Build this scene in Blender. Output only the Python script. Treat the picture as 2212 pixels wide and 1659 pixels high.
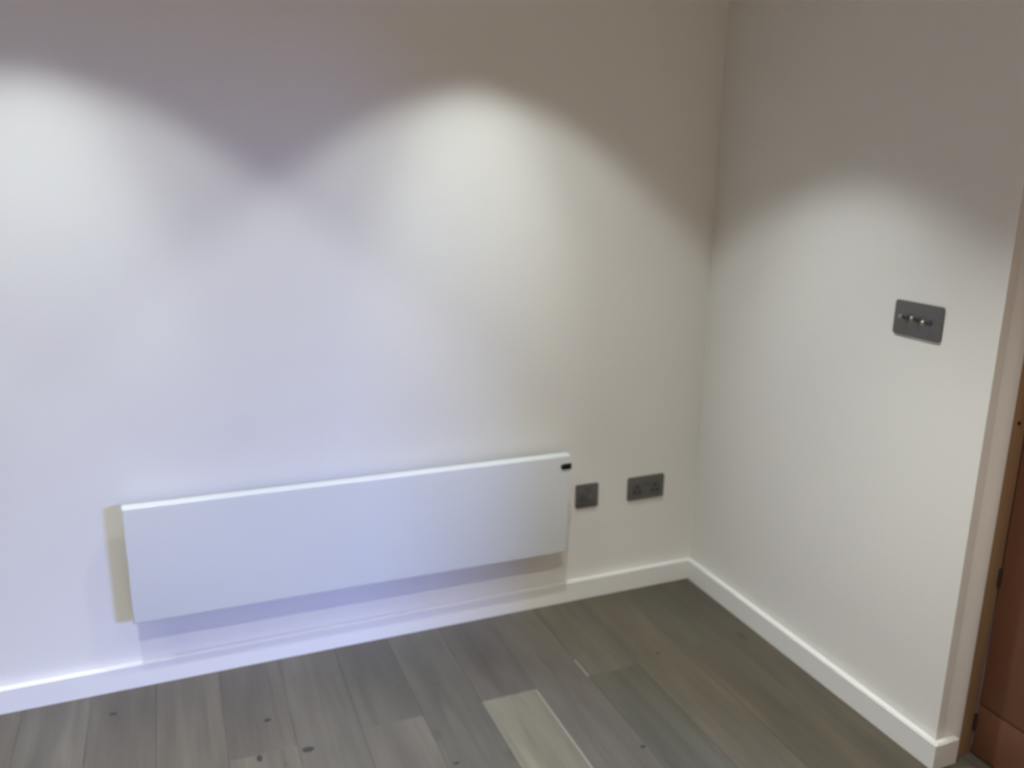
import bpy, bmesh, math, random
from mathutils import Vector, Matrix

# ---------------------------------------------------------------- clear
for o in list(bpy.data.objects):
    bpy.data.objects.remove(o, do_unlink=True)
SC = bpy.context.scene
COL = SC.collection
PI = math.pi

# ---------------------------------------------------------------- camera
# metres; left wall is the plane y=0, right wall the plane x=0, floor z=0
PITCH, ROLL, YAW = 0.2539, 0.0113, -0.3886
FPX = 1819.67
cam_d = bpy.data.cameras.new('camera')
cam = bpy.data.objects.new('camera', cam_d)
COL.objects.link(cam)
fw = Vector((-math.sin(YAW) * math.cos(PITCH), math.cos(YAW) * math.cos(PITCH), -math.sin(PITCH)))
rt = fw.cross(Vector((0, 0, 1))).normalized()
up = rt.cross(fw)
r2 = rt * math.cos(ROLL) + up * math.sin(ROLL)
u2 = -rt * math.sin(ROLL) + up * math.cos(ROLL)
M = Matrix((r2, u2, -fw)).transposed().to_4x4()
M.translation = Vector((-1.7145, -2.4145, 1.4807))
cam.matrix_world = M
cam_d.sensor_width = 36.0
cam_d.sensor_fit = 'HORIZONTAL'
cam_d.lens = FPX / 2212 * 36.0
cam_d.clip_start = 0.02
cam_d.dof.use_dof = True            # the photograph is slightly out of focus everywhere
cam_d.dof.focus_distance = 1.05
cam_d.dof.aperture_fstop = 4.4
SC.camera = cam

# ---------------------------------------------------------------- world, lights, exposure
SC.view_settings.view_transform = 'Standard'
SC.view_settings.look = 'None'
SC.view_settings.gamma = 1.0
SC.view_settings.exposure = 0.0
SC.view_settings.use_curve_mapping = False
world = bpy.data.worlds.new('world')
SC.world = world
world.use_nodes = True
bg = world.node_tree.nodes['Background']
bg.inputs[0].default_value = (0.45, 0.55, 0.85, 1)
bg.inputs[1].default_value = 0.04

CEIL = 2.4
CUT = 2 * math.atan(1 / 1.08)       # cut-off angle of the recessed downlights
WARM = (1.0, 0.95, 0.88)
# each lamp: a wide cone that is cut off sharply by its baffle, and a softer central beam (watts)
POWER = {1: (26.0, 44.0), 2: (60.0, 30.0), 3: (47.0, 236.0)}
SOFT = {1: (1.03, 0.22), 2: (1.06, 0.6), 3: (1.03, 0.2)}
TINT = {1: (0.90, 1.0, 1.0), 2: (0.97, 1.0, 0.93), 3: (1.0, 0.85, 0.68)}   # cool white by the wall; the last row is added warm fill
DOWNLIGHTS = [(-2.01, -0.64, 1), (-0.86, -0.64, 1), (-3.15, -0.64, 1),
              (-2.01, -1.6, 2), (-0.86, -1.6, 2), (-3.15, -1.6, 2),
              (-2.01, -3.2, 3), (-0.86, -3.2, 3), (2.0, -3.2, 3), (2.0, -1.9, 3),  # from here on: unseen lamps added to raise the warm ambient light
              (-2.01, -4.3, 3), (-0.86, -4.3, 3), (0.6, -4.3, 3), (2.0, -4.3, 3)]
for (x, y, row) in DOWNLIGHTS:
    for nm, p, size, blend in (('wide', POWER[row][0], CUT * SOFT[row][0], SOFT[row][1]), ('beam', POWER[row][1], CUT * 1.03, 1.0)):
        if p <= 0:
            continue
        ld = bpy.data.lights.new('downlight_' + nm, 'SPOT')
        ld.energy = p
        ld.color = TINT[row]
        ld.spot_size = size
        ld.spot_blend = blend
        ld.shadow_soft_size = 0.022
        lo = bpy.data.objects.new('downlight_' + nm, ld)
        lo.location = (x, y, CEIL - 0.012)
        COL.objects.link(lo)

# extra tilted spot added at each lamp by the wall, to make its hot spot;
# a broader one is added at the corner lamp to brighten the right wall
P_HOT = 14.0
HOT = [(x, y, 34, 28, 0, 1.35) for (x, y, row) in DOWNLIGHTS if row == 1] + [(-0.86, -0.64, 42, 24, -PI / 2, 1.5)]
for (x, y, size, tilt, turn, k) in HOT:
    ld = bpy.data.lights.new('downlight_hot_spot', 'SPOT')
    ld.energy = P_HOT * k
    ld.color = TINT[1]
    ld.spot_size = math.radians(size)
    ld.spot_blend = 0.9
    ld.shadow_soft_size = 0.022
    lo = bpy.data.objects.new('downlight_hot_spot', ld)
    lo.location = (x, y, CEIL - 0.012)
    lo.rotation_euler = (math.radians(tilt), 0, turn)
    COL.objects.link(lo)

# patch of blue evening sky beyond the window behind the photographer
sk = bpy.data.lights.new('sky_light', 'AREA')
sk.shape = 'RECTANGLE'
sk.size = 4.0
sk.size_y = 3.0
sk.energy = 5900
sk.color = (0.27, 0.39, 1.0)
so = bpy.data.objects.new('sky_light', sk)
so.location = (4.2, -8.2, 4.1)
so.rotation_euler = (Vector((0, 0, 1)).rotation_difference(Vector((0.25, -1, 0.12)).normalized())).to_euler()
COL.objects.link(so)


# ---------------------------------------------------------------- materials
def mat(name, rgb, rough=0.5, metal=0.0, noise=None, bump=0.0, bscale=200, spec=0.5, coat=0.0):
    m = bpy.data.materials.new(name)
    m.use_nodes = True
    nt = m.node_tree
    b = nt.nodes['Principled BSDF']
    b.inputs['Base Color'].default_value = (*rgb, 1)
    b.inputs['Roughness'].default_value = rough
    b.inputs['Metallic'].default_value = metal
    b.inputs['Specular IOR Level'].default_value = spec
    b.inputs['Coat Weight'].default_value = coat
    tc = nt.nodes.new('ShaderNodeTexCoord')
    if noise:
        amt, sc = noise
        n = nt.nodes.new('ShaderNodeTexNoise')
        n.inputs['Scale'].default_value = sc
        n.inputs['Detail'].default_value = 4
        nt.links.new(tc.outputs['Object'], n.inputs['Vector'])
        mr = nt.nodes.new('ShaderNodeMapRange')
        mr.inputs['To Min'].default_value = 1 - amt
        mr.inputs['To Max'].default_value = 1 + amt
        nt.links.new(n.outputs['Fac'], mr.inputs['Value'])
        vm = nt.nodes.new('ShaderNodeVectorMath')
        vm.operation = 'SCALE'
        vm.inputs[0].default_value = rgb
        nt.links.new(mr.outputs['Result'], vm.inputs['Scale'])
        nt.links.new(vm.outputs['Vector'], b.inputs['Base Color'])
    if bump:
        n = nt.nodes.new('ShaderNodeTexNoise')
        n.inputs['Scale'].default_value = bscale
        nt.links.new(tc.outputs['Object'], n.inputs['Vector'])
        bp = nt.nodes.new('ShaderNodeBump')
        bp.inputs['Strength'].default_value = bump
        bp.inputs['Distance'].default_value = 0.002
        nt.links.new(n.outputs['Fac'], bp.inputs['Height'])
        nt.links.new(bp.outputs['Normal'], b.inputs['Normal'])
    return m


def wood(name, base=None, rough=0.5, axis='Y', contrast=0.10, knots=0.0):
    """grain runs along `axis`; base None -> colour comes from the object's own colour"""
    m = bpy.data.materials.new(name)
    m.use_nodes = True
    nt = m.node_tree
    L = nt.links.new
    b = nt.nodes['Principled BSDF']
    b.inputs['Roughness'].default_value = rough
    b.inputs['Specular IOR Level'].default_value = 0.5
    tc = nt.nodes.new('ShaderNodeTexCoord')
    oi = nt.nodes.new('ShaderNodeObjectInfo')
    off = nt.nodes.new('ShaderNodeVectorMath')
    off.operation = 'MULTIPLY_ADD'
    off.inputs[1].default_value = (7.3, 11.1, 3.7)
    L(oi.outputs['Random'], off.inputs[0])
    L(tc.outputs['Object'], off.inputs[2])

    def noise(scale_vec, detail, rough_=0.55, dist=0.0):
        mp = nt.nodes.new('ShaderNodeMapping')
        mp.inputs['Scale'].default_value = scale_vec
        L(off.outputs[0], mp.inputs['Vector'])
        n = nt.nodes.new('ShaderNodeTexNoise')
        n.inputs['Scale'].default_value = 1.0
        n.inputs['Detail'].default_value = detail
        n.inputs['Roughness'].default_value = rough_
        n.inputs['Distortion'].default_value = dist
        L(mp.outputs[0], n.inputs['Vector'])
        return n.outputs['Fac']

    def sv(a, c):
        return {'X': (a, c, c), 'Y': (c, a, c), 'Z': (c, c, a)}[axis]
    g1 = noise(sv(1.6, 22), 5, dist=0.6)
    g2 = noise(sv(5, 120), 3)
    g3 = noise(sv(2.0, 6), 2)

    def mr(src, lo, hi, a, c):
        r = nt.nodes.new('ShaderNodeMapRange')
        r.inputs['From Min'].default_value = lo
        r.inputs['From Max'].default_value = hi
        r.inputs['To Min'].default_value = a
        r.inputs['To Max'].default_value = c
        L(src, r.inputs['Value'])
        return r.outputs[0]

    def mul(a, c):
        x = nt.nodes.new('ShaderNodeMath')
        x.operation = 'MULTIPLY'
        L(a, x.inputs[0])
        L(c, x.inputs[1])
        return x.outputs[0]
    f = mul(mul(mr(g1, .3, .7, 1 - contrast, 1 + contrast), mr(g2, .3, .7, 1 - contrast * .4, 1 + contrast * .4)),
            mr(g3, .3, .7, 1 - contrast * .7, 1 + contrast * .7))
    if knots:
        mp = nt.nodes.new('ShaderNodeMapping')
        mp.inputs['Scale'].default_value = sv(3.1, 6.5)
        L(off.outputs[0], mp.inputs['Vector'])
        v = nt.nodes.new('ShaderNodeTexVoronoi')
        v.inputs['Scale'].default_value = 1.0
        L(mp.outputs[0], v.inputs['Vector'])
        sp = nt.nodes.new('ShaderNodeSeparateColor')
        L(v.outputs['Color'], sp.inputs[0])
        rad = mr(sp.outputs[0], 0.55, 1.0, 0.0, 0.11)
        df = nt.nodes.new('ShaderNodeMath')
        df.operation = 'SUBTRACT'
        L(v.outputs['Distance'], df.inputs[0])
        L(rad, df.inputs[1])
        kn = mr(df.outputs[0], -0.03, 0.05, 1 - knots, 1.0)
        f = mul(f, kn)
    sc = nt.nodes.new('ShaderNodeVectorMath')
    sc.operation = 'SCALE'
    L(f, sc.inputs['Scale'])
    if base:
        sc.inputs[0].default_value = base
    else:
        L(oi.outputs['Color'], sc.inputs[0])
    L(sc.outputs[0], b.inputs['Base Color'])
    bp = nt.nodes.new('ShaderNodeBump')
    bp.inputs['Strength'].default_value = 0.25
    bp.inputs['Distance'].default_value = 0.0008
    L(g1, bp.inputs['Height'])
    L(bp.outputs['Normal'], b.inputs['Normal'])
    return m


M_WALL = mat('white_wall_paint', (0.80, 0.775, 0.735), 0.75, noise=(0.012, 3), bump=0.06, bscale=260, spec=0.3)
M_CEIL = mat('ceiling_paint', (0.80, 0.78, 0.75), 0.85, spec=0.2)
M_TRIM = mat('satin_white_woodwork', (0.85, 0.83, 0.80), 0.26, noise=(0.01, 5))
M_HEAT = mat('white_powder_coat', (0.70, 0.71, 0.71), 0.30, bump=0.03, bscale=900)
M_HEATB = mat('light_grey_steel', (0.55, 0.55, 0.55), 0.45)
M_BLACK = mat('black_plastic', (0.006, 0.006, 0.008), 0.22)
M_SCREEN = mat('dark_display_glass', (0.003, 0.004, 0.006), 0.08)
M_PLATE = mat('brushed_metal_plate', (0.165, 0.158, 0.148), 0.42, metal=0.75, noise=(0.03, 60))
M_METAL = mat('bright_metal', (0.42, 0.41, 0.39), 0.28, metal=1.0)
M_ROCK = mat('dark_metal_rocker', (0.14, 0.135, 0.13), 0.38, metal=0.85)
M_HOLE = mat('socket_recess_black', (0.008, 0.008, 0.008), 0.5)
M_SUB = mat('floor_underlay', (0.07, 0.064, 0.052), 0.9)
M_OAK = wood('grey_oiled_oak', None, 0.40, 'Y', 0.17, knots=0.45)
M_RED = wood('dark_red_brown_door', (0.175, 0.073, 0.040), 0.45, 'Z', 0.06)
M_RAW = wood('unpainted_timber', (0.33, 0.205, 0.115), 0.6, 'Z', 0.10)
M_NAIL = mat('nail_head', (0.05, 0.04, 0.03), 0.5, metal=0.6)
M_GLASS = bpy.data.materials.new('window_glass')
M_GLASS.use_nodes = True
_nt = M_GLASS.node_tree
_nt.nodes.clear()
_o = _nt.nodes.new('ShaderNodeOutputMaterial')
_mx = _nt.nodes.new('ShaderNodeMixShader')
_t = _nt.nodes.new('ShaderNodeBsdfTransparent')
_g = _nt.nodes.new('ShaderNodeBsdfGlossy')
_g.inputs['Roughness'].default_value = 0.02
_f = _nt.nodes.new('ShaderNodeFresnel')
_f.inputs['IOR'].default_value = 1.3
_nt.links.new(_f.outputs[0], _mx.inputs[0])
_nt.links.new(_t.outputs[0], _mx.inputs[1])
_nt.links.new(_g.outputs[0], _mx.inputs[2])
_nt.links.new(_mx.outputs[0], _o.inputs[0])
M_LENS = bpy.data.materials.new('lamp_lens')
M_LENS.use_nodes = True
_b = M_LENS.node_tree.nodes['Principled BSDF']
_b.inputs['Emission Color'].default_value = (*WARM, 1)
_b.inputs['Emission Strength'].default_value = 4.0


# ---------------------------------------------------------------- mesh helpers
def box_bm(bm, x0, x1, y0, y1, z0, z1, bevel=0.0, seg=2):
    r = bmesh.ops.create_cube(bm, size=1.0)
    vs = r['verts']
    for v in vs:
        v.co = Vector(((x0 + x1) / 2 + v.co.x * (x1 - x0), (y0 + y1) / 2 + v.co.y * (y1 - y0), (z0 + z1) / 2 + v.co.z * (z1 - z0)))
    if bevel:
        es = list({e for v in vs for e in v.link_edges})
        bmesh.ops.bevel(bm, geom=es, offset=bevel, segments=seg, profile=0.6, affect='EDGES')


def cyl_bm(bm, c, axis, r, depth, n=24, r2=None, bevel=0.0):
    """cylinder centred at c along axis"""
    q = Vector((0, 0, 1)).rotation_difference(Vector(axis).normalized()).to_matrix().to_4x4()
    res = bmesh.ops.create_cone(bm, cap_ends=True, segments=n, radius1=r, radius2=r if r2 is None else r2, depth=depth,
                                matrix=Matrix.Translation(c) @ q)
    if bevel:
        es = [e for e in {e for v in res['verts'] for e in v.link_edges} if len(e.link_faces) == 2 and any(len(f.verts) > 4 for f in e.link_faces)]
        bmesh.ops.bevel(bm, geom=es, offset=bevel, segments=2, affect='EDGES')


def prism_bm(bm, pts, y0, y1, bevel=0.0, seg=2):
    """outline pts in (x,z), extruded from y0 (back) to y1 (front); the front rim is bevelled"""
    back = [bm.verts.new((x, y0, z)) for x, z in pts]
    front = [bm.verts.new((x, y1, z)) for x, z in pts]
    n = len(pts)
    ff = bm.faces.new(front)
    bm.faces.new(list(reversed(back)))
    for i in range(n):
        bm.faces.new((back[i], back[(i + 1) % n], front[(i + 1) % n], front[i]))
    bmesh.ops.recalc_face_normals(bm, faces=bm.faces)
    if bevel:
        bmesh.ops.bevel(bm, geom=list(ff.edges), offset=bevel, segments=seg, profile=0.5, affect='EDGES')


def rrect(cx, cz, w, h, r, n=6):
    o = []
    for (sx, sz, a0) in ((1, 1, 0), (-1, 1, 90), (-1, -1, 180), (1, -1, 270)):
        for k in range(n + 1):
            a = math.radians(a0 + 90 * k / n)
            o.append((cx + sx * (w / 2 - r) + r * math.cos(a), cz + sz * (h / 2 - r) + r * math.sin(a)))
    return o


def obj(name, bm, m, parent=None, smooth=False, loc=None):
    me = bpy.data.meshes.new(name)
    bmesh.ops.recalc_face_normals(bm, faces=bm.faces)
    bm.to_mesh(me)
    bm.free()
    me.materials.append(m)
    if smooth:
        for p in me.polygons:
            p.use_smooth = True
        try:
            me.set_sharp_from_angle(angle=math.radians(35))
        except Exception:
            pass
    o = bpy.data.objects.new(name, me)
    COL.objects.link(o)
    if parent:
        o.parent = parent
    if loc:
        o.location = loc
    return o


def bx(name, m, x0, x1, y0, y1, z0, z1, parent=None, bevel=0.0, seg=2):
    bm = bmesh.new()
    box_bm(bm, x0, x1, y0, y1, z0, z1, bevel, seg)
    return obj(name, bm, m, parent, smooth=bevel > 0)


def struct(o):
    o['kind'] = 'structure'
    return o


def thing(name, label, cat, loc=(0, 0, 0), rotz=0, group=None):
    o = bpy.data.objects.new(name, None)
    o.empty_display_size = 0.05
    COL.objects.link(o)
    o.location = loc
    o.rotation_euler = (0, 0, rotz)
    o['label'] = label
    o['category'] = cat
    if group:
        o['group'] = group
    return o


def multi_box(name, m, boxes, parent=None):
    bm = bmesh.new()
    for b in boxes:
        box_bm(bm, *b)
    return obj(name, bm, m, parent)


# ---------------------------------------------------------------- room shell
L = 1.1093            # length of the short right wall
XW, XE, YS = -4.2, 3.6, -5.0
SKIRT_H, SKIRT_T = 0.0745, 0.02
FX = 0.080            # line between the white casing and the bare jamb

struct(bx('wall_left', M_WALL, XW - .1, 0.0, 0.0, 0.1, 0, CEIL))
wr = struct(bx('wall_right', M_WALL, 0.0, 0.030, -L, 0.1, 0, CEIL, bevel=0.0))
struct(bx('wall_far_left', M_WALL, XW - .1, XW, YS - .1, 0, 0, CEIL))
struct(bx('wall_far_right', M_WALL, XE, XE + .1, YS - .1, -1.0, 0, CEIL))
# wall behind the photographer, with a window opening
WX0, WX1, WZ0, WZ1 = 1.46, 2.66, 0.9, 2.38
struct(multi_box('wall_behind', M_WALL, [(XW - .1, WX0, YS - .1, YS, 0, CEIL), (WX1, XE + .1, YS - .1, YS, 0, CEIL),
                                         (WX0, WX1, YS - .1, YS, 0, WZ0), (WX0, WX1, YS - .1, YS, WZ1, CEIL)]))
struct(bx('ceiling', M_CEIL, XW - .1, XE + .1, YS - .1, 2.1, CEIL, CEIL + .1))
w1 = struct(multi_box('window_1', M_TRIM, [(WX0, WX0 + .04, YS - .08, YS - .02, WZ0, WZ1), (WX1 - .04, WX1, YS - .08, YS - .02, WZ0, WZ1),
                                           (WX0 + .04, WX1 - .04, YS - .08, YS - .02, WZ0, WZ0 + .04), (WX0 + .04, WX1 - .04, YS - .08, YS - .02, WZ1 - .04, WZ1)]))
bx('window_pane', M_GLASS, WX0 + .04, WX1 - .04, YS - .056, YS - .05, WZ0 + .04, WZ1 - .04, parent=w1)

# wall in line with the return, with the doorway to the room beyond
DX0, DX1 = 0.131, 0.96
struct(multi_box('wall_doorway', M_WALL, [(DX1 + .05, XE, -L, -L + .1, 0, CEIL), (0.052, DX1 + .05, -L, -L + .1, 2.08, CEIL)]))
struct(bx('wall_beyond', M_WALL, 0.052, XE + .1, 2.0, 2.1, 0, CEIL))
struct(bx('wall_beyond_right', M_WALL, XE, XE + .1, -1.0, 2.0, 0, CEIL))
struct(bx('wall_beyond_left', M_WALL, -0.05, 0.052, 0.1, 2.0, 0, CEIL))

# white-painted door frame edge beside the wall end, then the bare timber behind it
d1 = thing('door_1', 'x', 'x')
for k in ('label', 'category'):
    del d1[k]
d1['kind'] = 'structure'


def frame_edge():
    # rounded white casing: hollow near the wall, full towards the opening
    pts = [(0.030, -L + 0.10), (0.030, -L - 0.0003), (0.042, -L - 0.0022), (0.054, -L - 0.0052), (0.064, -L - 0.0072), (0.073, -L - 0.0080), (FX - 0.002, -L - 0.0080), (FX, -L - 0.0055), (FX, -L + 0.10)]
    bm = bmesh.new()
    lo = [bm.verts.new((x, y, 0)) for x, y in pts]
    hi = [bm.verts.new((x, y, 2.08)) for x, y in pts]
    bm.faces.new(lo)
    bm.faces.new(list(reversed(hi)))
    n = len(pts)
    for i in range(n):
        bm.faces.new((lo[i], lo[(i + 1) % n], hi[(i + 1) % n], hi[i]))
    return bm


obj('casing', frame_edge(), M_TRIM, d1, smooth=True)
tj = bx('jamb', M_RAW, FX, DX0, -L - 0.004, -L + 0.10, 0.0, 2.08, parent=d1, bevel=0.0025)
tj['label'] = 'unpainted timber jamb'
bx('jamb', M_RAW, DX1, DX1 + .05, -L - 0.004, -L + 0.10, 0.0, 2.08, parent=d1, bevel=0.0025)
bx('head', M_RAW, DX0, DX1, -L - 0.004, -L + 0.10, 2.04, 2.08, parent=d1, bevel=0.0025)
# brown door leaf, hinged on the bare jamb and standing open square to the doorway
lf = thing('door_leaf', 'dark red-brown wooden door standing open at the right edge, beside the bare timber jamb', 'door', (DX0 - 0.001, -L - 0.0055, 0.006), 0)
LW, LT = 0.70, 0.040
bx('bottom_rail', M_RED, 0, LT, -LW, 0, 0.0, 0.140, parent=lf, bevel=0.002)
bx('upper_leaf', M_RED, 0, LT, -LW, 0, 0.1445, 2.02, parent=lf, bevel=0.002)
bx('core', M_HOLE, 0.006, LT - 0.006, -LW + .006, -0.006, 0.130, 0.155, parent=lf)
for hz in (0.09, 0.50, 1.75):
    bm = bmesh.new()
    cyl_bm(bm, (-0.004, -0.0005, hz), (0, 0, 1), 0.0045, 0.05, 12, bevel=0.0008)
    obj('hinge', bm, M_NAIL, lf, smooth=True)
for sx in (-1, 1):
    bm = bmesh.new()
    xf = 0.0 if sx < 0 else LT
    cyl_bm(bm, (xf + sx * 0.004, -LW + 0.06, 1.0), (1, 0, 0), 0.025, 0.008, 28, bevel=0.001)
    cyl_bm(bm, (xf + sx * 0.025, -LW + 0.06, 1.0), (1, 0, 0), 0.009, 0.045, 20)
    cyl_bm(bm, (xf + sx * 0.046, -LW + 0.115, 1.0), (0, 1, 0), 0.009, 0.13, 20, bevel=0.003)
    obj('lever_handle', bm, M_METAL, lf, smooth=True)
for (x, z, r) in ((0.104, 0.908, 0.005), (0.125, 0.515, 0.0035)):
    bm = bmesh.new()
    cyl_bm(bm, (x, -L - 0.0045, z), (0, -1, 0), r, 0.003, 12)
    obj('nail', bm, M_NAIL, tj)

# skirting boards: square top with a small rounded edge
def skirt(name, run):
    """run: list of plan outlines (closed), extruded to the skirting height"""
    bm = bmesh.new()
    lo = [bm.verts.new((x, y, 0.0)) for x, y in run]
    hi = [bm.verts.new((x, y, SKIRT_H)) for x, y in run]
    bm.faces.new(list(reversed(lo)))
    top = bm.faces.new(hi)
    n = len(run)
    for i in range(n):
        bm.faces.new((lo[i], lo[(i + 1) % n], hi[(i + 1) % n], hi[i]))
    bmesh.ops.recalc_face_normals(bm, faces=bm.faces)
    bmesh.ops.bevel(bm, geom=list(top.edges), offset=0.0035, segments=3, affect='EDGES')
    return struct(obj(name, bm, M_TRIM, smooth=True))


T = SKIRT_T
skirt('baseboard_left', [(XW, -T), (-T, -T), (0, 0), (XW, 0)])
skirt('baseboard_right', [(-T, -T), (-T, -L - T), (0, -L), (0, 0)])
skirt('baseboard_return', [(-T, -L - T), (0.061, -L - T), (0.061, -L - 0.006), (0.030, -L), (0, -L)])

# ---------------------------------------------------------------- floors, board by board
floor = struct(bx('floor', M_SUB, XW - .1, XE + .1, YS - .1, 2.1, -0.05, -0.014))
PW = 0.1715
random.seed(11)
TONES = [(0.165, 0.147, 0.122), (0.150, 0.136, 0.116), (0.178, 0.158, 0.130), (0.155, 0.136, 0.112), (0.170, 0.156, 0.136)]


def oak_color(i, j):
    """i = board column counted leftwards from x=-0.8195, j = length index (0 crosses y=-0.45)"""
    return None


def plank_mesh(w, l, name, bev=0.0007):
    bm = bmesh.new()
    g = 0.00015
    box_bm(bm, g, w - g, g, l - g, -0.014, 0.0)
    es = [e for e in bm.edges if all(abs(v.co.z) < 1e-6 for v in e.verts)]
    bmesh.ops.bevel(bm, geom=es, offset=bev, segments=1, affect='EDGES')
    me = bpy.data.meshes.new(name)
    bm.to_mesh(me)
    bm.free()
    me.materials.append(M_OAK)
    return me


_cache = {}
planks = []
SPECIAL = {
    # (column, end y of board's far end rounded) -> tone
    (-1, 'near'): (0.270, 0.252, 0.195), (-1, 'far'): (0.135, 0.120, 0.108),
    (0, 'all'): (0.160, 0.143, 0.122),
    (1, 'near'): (0.112, 0.109, 0.086), (1, 'far'): (0.150, 0.133, 0.106),
    (2, 'all'): (0.150, 0.128, 0.098),
    (3, 'near'): (0.128, 0.108, 0.080), (3, 'far'): (0.118, 0.108, 0.084),
    (4, 'all'): (0.125, 0.106, 0.080),
    (-2, 'all'): (0.150, 0.142, 0.120),
    (-3, 'near'): (0.178, 0.162, 0.138), (-3, 'far'): (0.125, 0.118, 0.100),
    (-4, 'all'): (0.155, 0.142, 0.122),
    (-5, 'near'): (0.190, 0.168, 0.140), (-5, 'far'): (0.152, 0.137, 0.118),
    (-6, 'all'): (0.166, 0.147, 0.124),
    (-7, 'near'): (0.160, 0.142, 0.120), (-7, 'far'): (0.146, 0.128, 0.110),
}
PL = 1.6
for c in range(-20, 26):
    xa = -0.8195 + c * PW
    xb = min(xa + PW, XE)
    xa = max(xa, XW)
    if xb - xa < 0.02:
        continue
    odd = (c % 2 == 1)
    if xb > 0.08:
        jo = 0.6 if odd else 1.3
    elif odd:
        jo = -0.445 + (0.03 if c == 3 else 0.0)
    else:
        jo = -0.445 - PL / 2
    ends = [2.0 if xb > 0.08 else 0.0]
    y = jo
    while y > YS:
        ends.append(y)
        y -= PL
    ends.append(YS)
    for k in range(len(ends) - 1):
        y1, y0 = ends[k], ends[k + 1]
        w, l = round(xb - xa, 4), round(y1 - y0, 4)
        key = (w, l)
        if key not in _cache:
            _cache[key] = plank_mesh(w, l, 'plank')
        o = bpy.data.objects.new('plank', _cache[key])
        o.location = (xa, y0, random.uniform(-0.0004, 0.0))
        tone = None
        if xb > 0.08 and c > 5:
            pass
        elif k == 0:
            tone = SPECIAL.get((c, 'far' if odd else 'all'))
        elif k == 1 and odd:
            tone = SPECIAL.get((c, 'near'))
        if tone is None:
            tone = random.choice(TONES)
        mean = (0.150, 0.136, 0.115)
        tone = [0.67 * (mean[q] + (tone[q] - mean[q]) * 0.8) * (1.02, 0.97, 0.89)[q] for q in range(3)]
        o.color = (*tone, 1)
        planks.append((xa, xb, y0, y1, o))
        o.parent = floor
        COL.objects.link(o)

# knots in the boards, and two thin pale strips along board edges
M_KNOT = mat('dark_oak_knot', (0.035, 0.030, 0.027), 0.5, noise=(0.3, 300))
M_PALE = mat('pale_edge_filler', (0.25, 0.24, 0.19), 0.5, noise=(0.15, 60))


def plank_at(x, y):
    for (a, b, c_, d_, o) in planks:
        if a <= x < b and c_ <= y < d_:
            return o


for (x, y, rx, ry) in ((-1.959, -.127, .008, .006), (-1.566, -.31, .008, .006), (-1.482, -.471, .013, .009), (-.660, -.78, .006, .006),
                       (-1.603, -.461, .006, .011), (-1.139, -.661, .007, .004), (-.389, -.414, .005, .005)):
    p_ = plank_at(x, y)
    bm = bmesh.new()
    n = 14
    rx, ry = rx * 1.25, ry * 1.25
    rim = [bm.verts.new((rx * (0.8 + 0.3 * random.random()) * math.cos(2 * PI * i / n), ry * (0.8 + 0.3 * random.random()) * math.sin(2 * PI * i / n), 0.0)) for i in range(n)]
    mid = bm.verts.new((0, 0, 0.0004))
    for i in range(n):
        bm.faces.new((rim[i], rim[(i + 1) % n], mid))
    obj('knot', bm, M_KNOT, p_, loc=(x - p_.location.x, y - p_.location.y, 0.0005))
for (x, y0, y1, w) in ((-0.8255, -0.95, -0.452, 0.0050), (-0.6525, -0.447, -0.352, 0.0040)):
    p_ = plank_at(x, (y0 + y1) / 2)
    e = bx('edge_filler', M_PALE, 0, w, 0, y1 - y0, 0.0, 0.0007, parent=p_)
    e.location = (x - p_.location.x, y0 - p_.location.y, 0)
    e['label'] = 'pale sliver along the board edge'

# ---------------------------------------------------------------- panel heater
HX0, HX1, HZ0, HZ1, HD = -1.8885, -0.5445, 0.2222, 0.5675, 0.068
hw, hh = HX1 - HX0, HZ1 - HZ0
heater = thing('panel_heater', 'long slim white electric panel heater mounted low on the left wall', 'heater', ((HX0 + HX1) / 2, 0, HZ0))
heater.rotation_euler = (0, 0.0068, 0)


def heater_panel():
    # section in (y,z): rounded upper and lower front edge, swept along x with rounded end edges
    bm = bmesh.new()
    box_bm(bm, -hw / 2, hw / 2, -HD, -HD + 0.033, 0, hh)
    es = [e for e in bm.edges if all(abs(v.co.y + HD) < 1e-5 for v in e.verts)]
    bmesh.ops.bevel(bm, geom=es, offset=0.005, segments=4, profile=0.5, affect='EDGES')
    return bm


obj('front_panel', heater_panel(), M_HEAT, heater, smooth=True)
hb = bx('back_housing', M_HEATB, -hw / 2 + 0.10, hw / 2 - 0.10, -HD + 0.033, -0.010, 0.045, hh - 0.045, parent=heater, bevel=0.002)
for k in range(14):                                     # convection slots on top of the housing
    x = -hw / 2 + 0.16 + k * (hw - 0.32) / 13
    bx('slot', M_HOLE, x - 0.03, x + 0.03, -0.028, -0.018, hh - 0.0455, hh - 0.0442, parent=hb)
for x in (-hw / 2 + 0.25, hw / 2 - 0.25):
    bm = bmesh.new()
    box_bm(bm, x - 0.02, x + 0.02, -0.010, 0.0, 0.06, hh - 0.06, 0.001)
    obj('wall_bracket', bm, M_HEATB, heater)
bm = bmesh.new()
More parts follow.
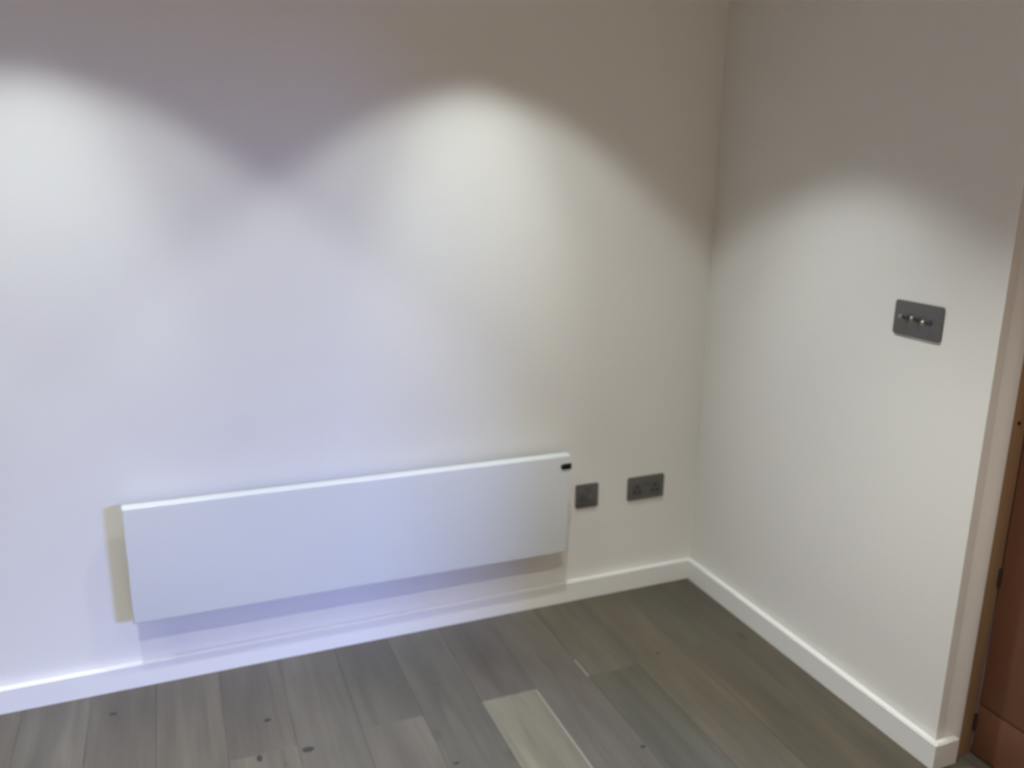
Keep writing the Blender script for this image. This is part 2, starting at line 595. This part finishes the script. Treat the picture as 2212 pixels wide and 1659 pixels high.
# control: black pod wrapping the right-hand edge of the panel, round at its left end
pc = (hw / 2 - 0.016, hh - 0.037)
pts = []
hh2 = 0.0098
for k in range(13):
    a = math.radians(90 + 180 * k / 12)
    pts.append((pc[0] - 0.010 + hh2 * math.cos(a), pc[1] + hh2 * math.sin(a)))
pts += [(hw / 2 + 0.001, pc[1] - hh2), (hw / 2 + 0.003, pc[1] - hh2 + 0.002), (hw / 2 + 0.003, pc[1] + hh2 - 0.002), (hw / 2 + 0.001, pc[1] + hh2)]
prism_bm(bm, pts, -HD + 0.03, -HD - 0.003, 0.001)
cp = obj('control_pod', bm, M_BLACK, heater, smooth=True)
cp['label'] = 'black control display wrapped round the top right edge'
bm = bmesh.new()
prism_bm(bm, rrect(pc[0] - 0.001, pc[1], 0.022, 0.010, 0.002), -HD - 0.0025, -HD - 0.0034, 0.0002, 1)
obj('display', bm, M_SCREEN, cp)


# ---------------------------------------------------------------- wiring accessories (built facing -y, back at y=0)
def plate(parent, w, h, t=0.006, r=0.007):
    bm = bmesh.new()
    prism_bm(bm, rrect(0, 0, w, h, r), 0.0, -t, 0.0015, 3)
    return obj('faceplate', bm, M_PLATE, parent, smooth=True)


def slot(parent, x, z, w, h, t=0.006):
    bm = bmesh.new()
    prism_bm(bm, rrect(x, z, w, h, min(w, h) * 0.12, 2), -t + 0.003, -t - 0.0003)
    return obj('pin_hole', bm, M_HOLE, parent)


def screw(parent, x, z, t=0.006, m=None):
    bm = bmesh.new()
    cyl_bm(bm, (x, -t - 0.0006, z), (0, -1, 0), 0.0032, 0.0016, 16, bevel=0.0004)
    s = obj('screw', bm, m or M_METAL, parent, smooth=True)
    bx('screw_slot', M_HOLE, x - 0.0026, x + 0.0026, -t - 0.0016, -t - 0.0012, z - 0.0004, z + 0.0004, parent=s)
    return s


# double socket
ds = thing('double_socket', 'dark metal twin wall socket, the wider plate nearest the room corner', 'socket', (-0.2104, 0, 0.3815))
fp = plate(ds, 0.146, 0.086)
for sx in (-1, 1):
    cx = sx * 0.0365
    ins = bmesh.new()
    prism_bm(ins, rrect(cx, -0.006, 0.040, 0.046, 0.004), -0.005, -0.0064, 0.0003, 1)
    i_ = obj('socket_face', ins, M_ROCK, ds)
    slot(i_, cx, 0.0060, 0.0080, 0.0120, 0.0064)
    slot(i_, cx - 0.0100, -0.0140, 0.0130, 0.0072, 0.0064)
    slot(i_, cx + 0.0100, -0.0140, 0.0130, 0.0072, 0.0064)
for sx in (-1, 1):
    bm = bmesh.new()
    prism_bm(bm, rrect(sx * 0.0065, 0.0165, 0.0098, 0.0170, 0.0012, 3), -0.004, -0.0085, 0.0006, 2)
    for v in bm.verts:                                   # rocker tipped over
        if v.co.y < -0.006:
            v.co.y += (v.co.z - 0.0165) * 0.16
    obj('rocker', bm, M_ROCK, ds, smooth=True)

# single plate: switched fused spur
fs = thing('fused_spur', 'small square dark metal switch plate just right of the heater', 'switch', (-0.4436, 0, 0.3825))
plate(fs, 0.086, 0.086)
bm = bmesh.new()
prism_bm(bm, rrect(-0.016, -0.002, 0.026, 0.030, 0.002), -0.005, -0.0068, 0.0006, 2)
fc = obj('fuse_carrier', bm, M_ROCK, fs, smooth=True)
bx('pull_slot', M_HOLE, -0.022, -0.010, -0.0072, -0.0066, -0.0035, -0.0015, parent=fc)
bm = bmesh.new()
prism_bm(bm, rrect(0.001, 0.0265, 0.020, 0.0085, 0.0012, 3), -0.004, -0.0085, 0.0006, 2)
obj('rocker', bm, M_ROCK, fs, smooth=True)
screw(fs, 0.014, -0.003)

# triple toggle plate on the right wall: local +x must point along -y of the room
ts = thing('light_switch', 'dark metal light switch plate with three silver toggles on the right wall', 'switch', (0, -0.8852, 1.1197), -PI / 2)
plate(ts, 0.146, 0.086)
for k in (-1, 0, 1):
    x = k * 0.0345 + 0.001
    z = 0.000
    bm = bmesh.new()
    cyl_bm(bm, (x, -0.0072, z), (0, -1, 0), 0.0085, 0.0028, 6 * 4, bevel=0.0006)
    col = obj('collar', bm, M_ROCK, ts, smooth=True)
    bm = bmesh.new()
    d = Vector((0, -1, 0.12 if k == 1 else 0.40)).normalized()
    c0 = Vector((x, -0.008, z))
    cyl_bm(bm, c0 + d * 0.0095, d, 0.0034, 0.019, 20, r2=0.0055, bevel=0.0)
    bmesh.ops.create_uvsphere(bm, u_segments=20, v_segments=10, radius=0.0056, matrix=Matrix.Translation(c0 + d * 0.019))
    obj('toggle', bm, M_METAL, ts, smooth=True)

# ---------------------------------------------------------------- ceiling downlights (above the frame; the third row is added fill)
proto = None
WHERE = {(-2.01, -0.64): 'above the left end of the heater', (-0.86, -0.64): 'nearest the room corner'}
for (x, y, k) in DOWNLIGHTS:
    if proto is None:
        r = thing('ceiling_downlight', '', 'light', (x, y, CEIL), 0, 'recessed ceiling downlights')
        bm = bmesh.new()
        n = 40
        prof = [(0.030, 0.0), (0.032, -0.004), (0.040, -0.006), (0.044, -0.003), (0.044, 0.0)]
        rings = [[bm.verts.new((p[0] * math.cos(2 * PI * i / n), p[0] * math.sin(2 * PI * i / n), p[1])) for i in range(n)] for p in prof]
        for a in range(len(prof)):
            b_ = (a + 1) % len(prof)
            for i in range(n):
                bm.faces.new((rings[a][i], rings[a][(i + 1) % n], rings[b_][(i + 1) % n], rings[b_][i]))
        obj('trim_ring', bm, M_TRIM, r, smooth=True)
        bm = bmesh.new()
        cyl_bm(bm, (0, 0, -0.0012), (0, 0, 1), 0.030, 0.002, 32)
        obj('lens', bm, M_LENS, r)
        proto = r
    else:
        r = proto.copy()
        COL.objects.link(r)
        r.location = (x, y, CEIL)
        for ch in list(proto.children):
            c_ = ch.copy()
            COL.objects.link(c_)
            c_.parent = r
    r['label'] = 'round white recessed downlight in the ceiling above the frame'
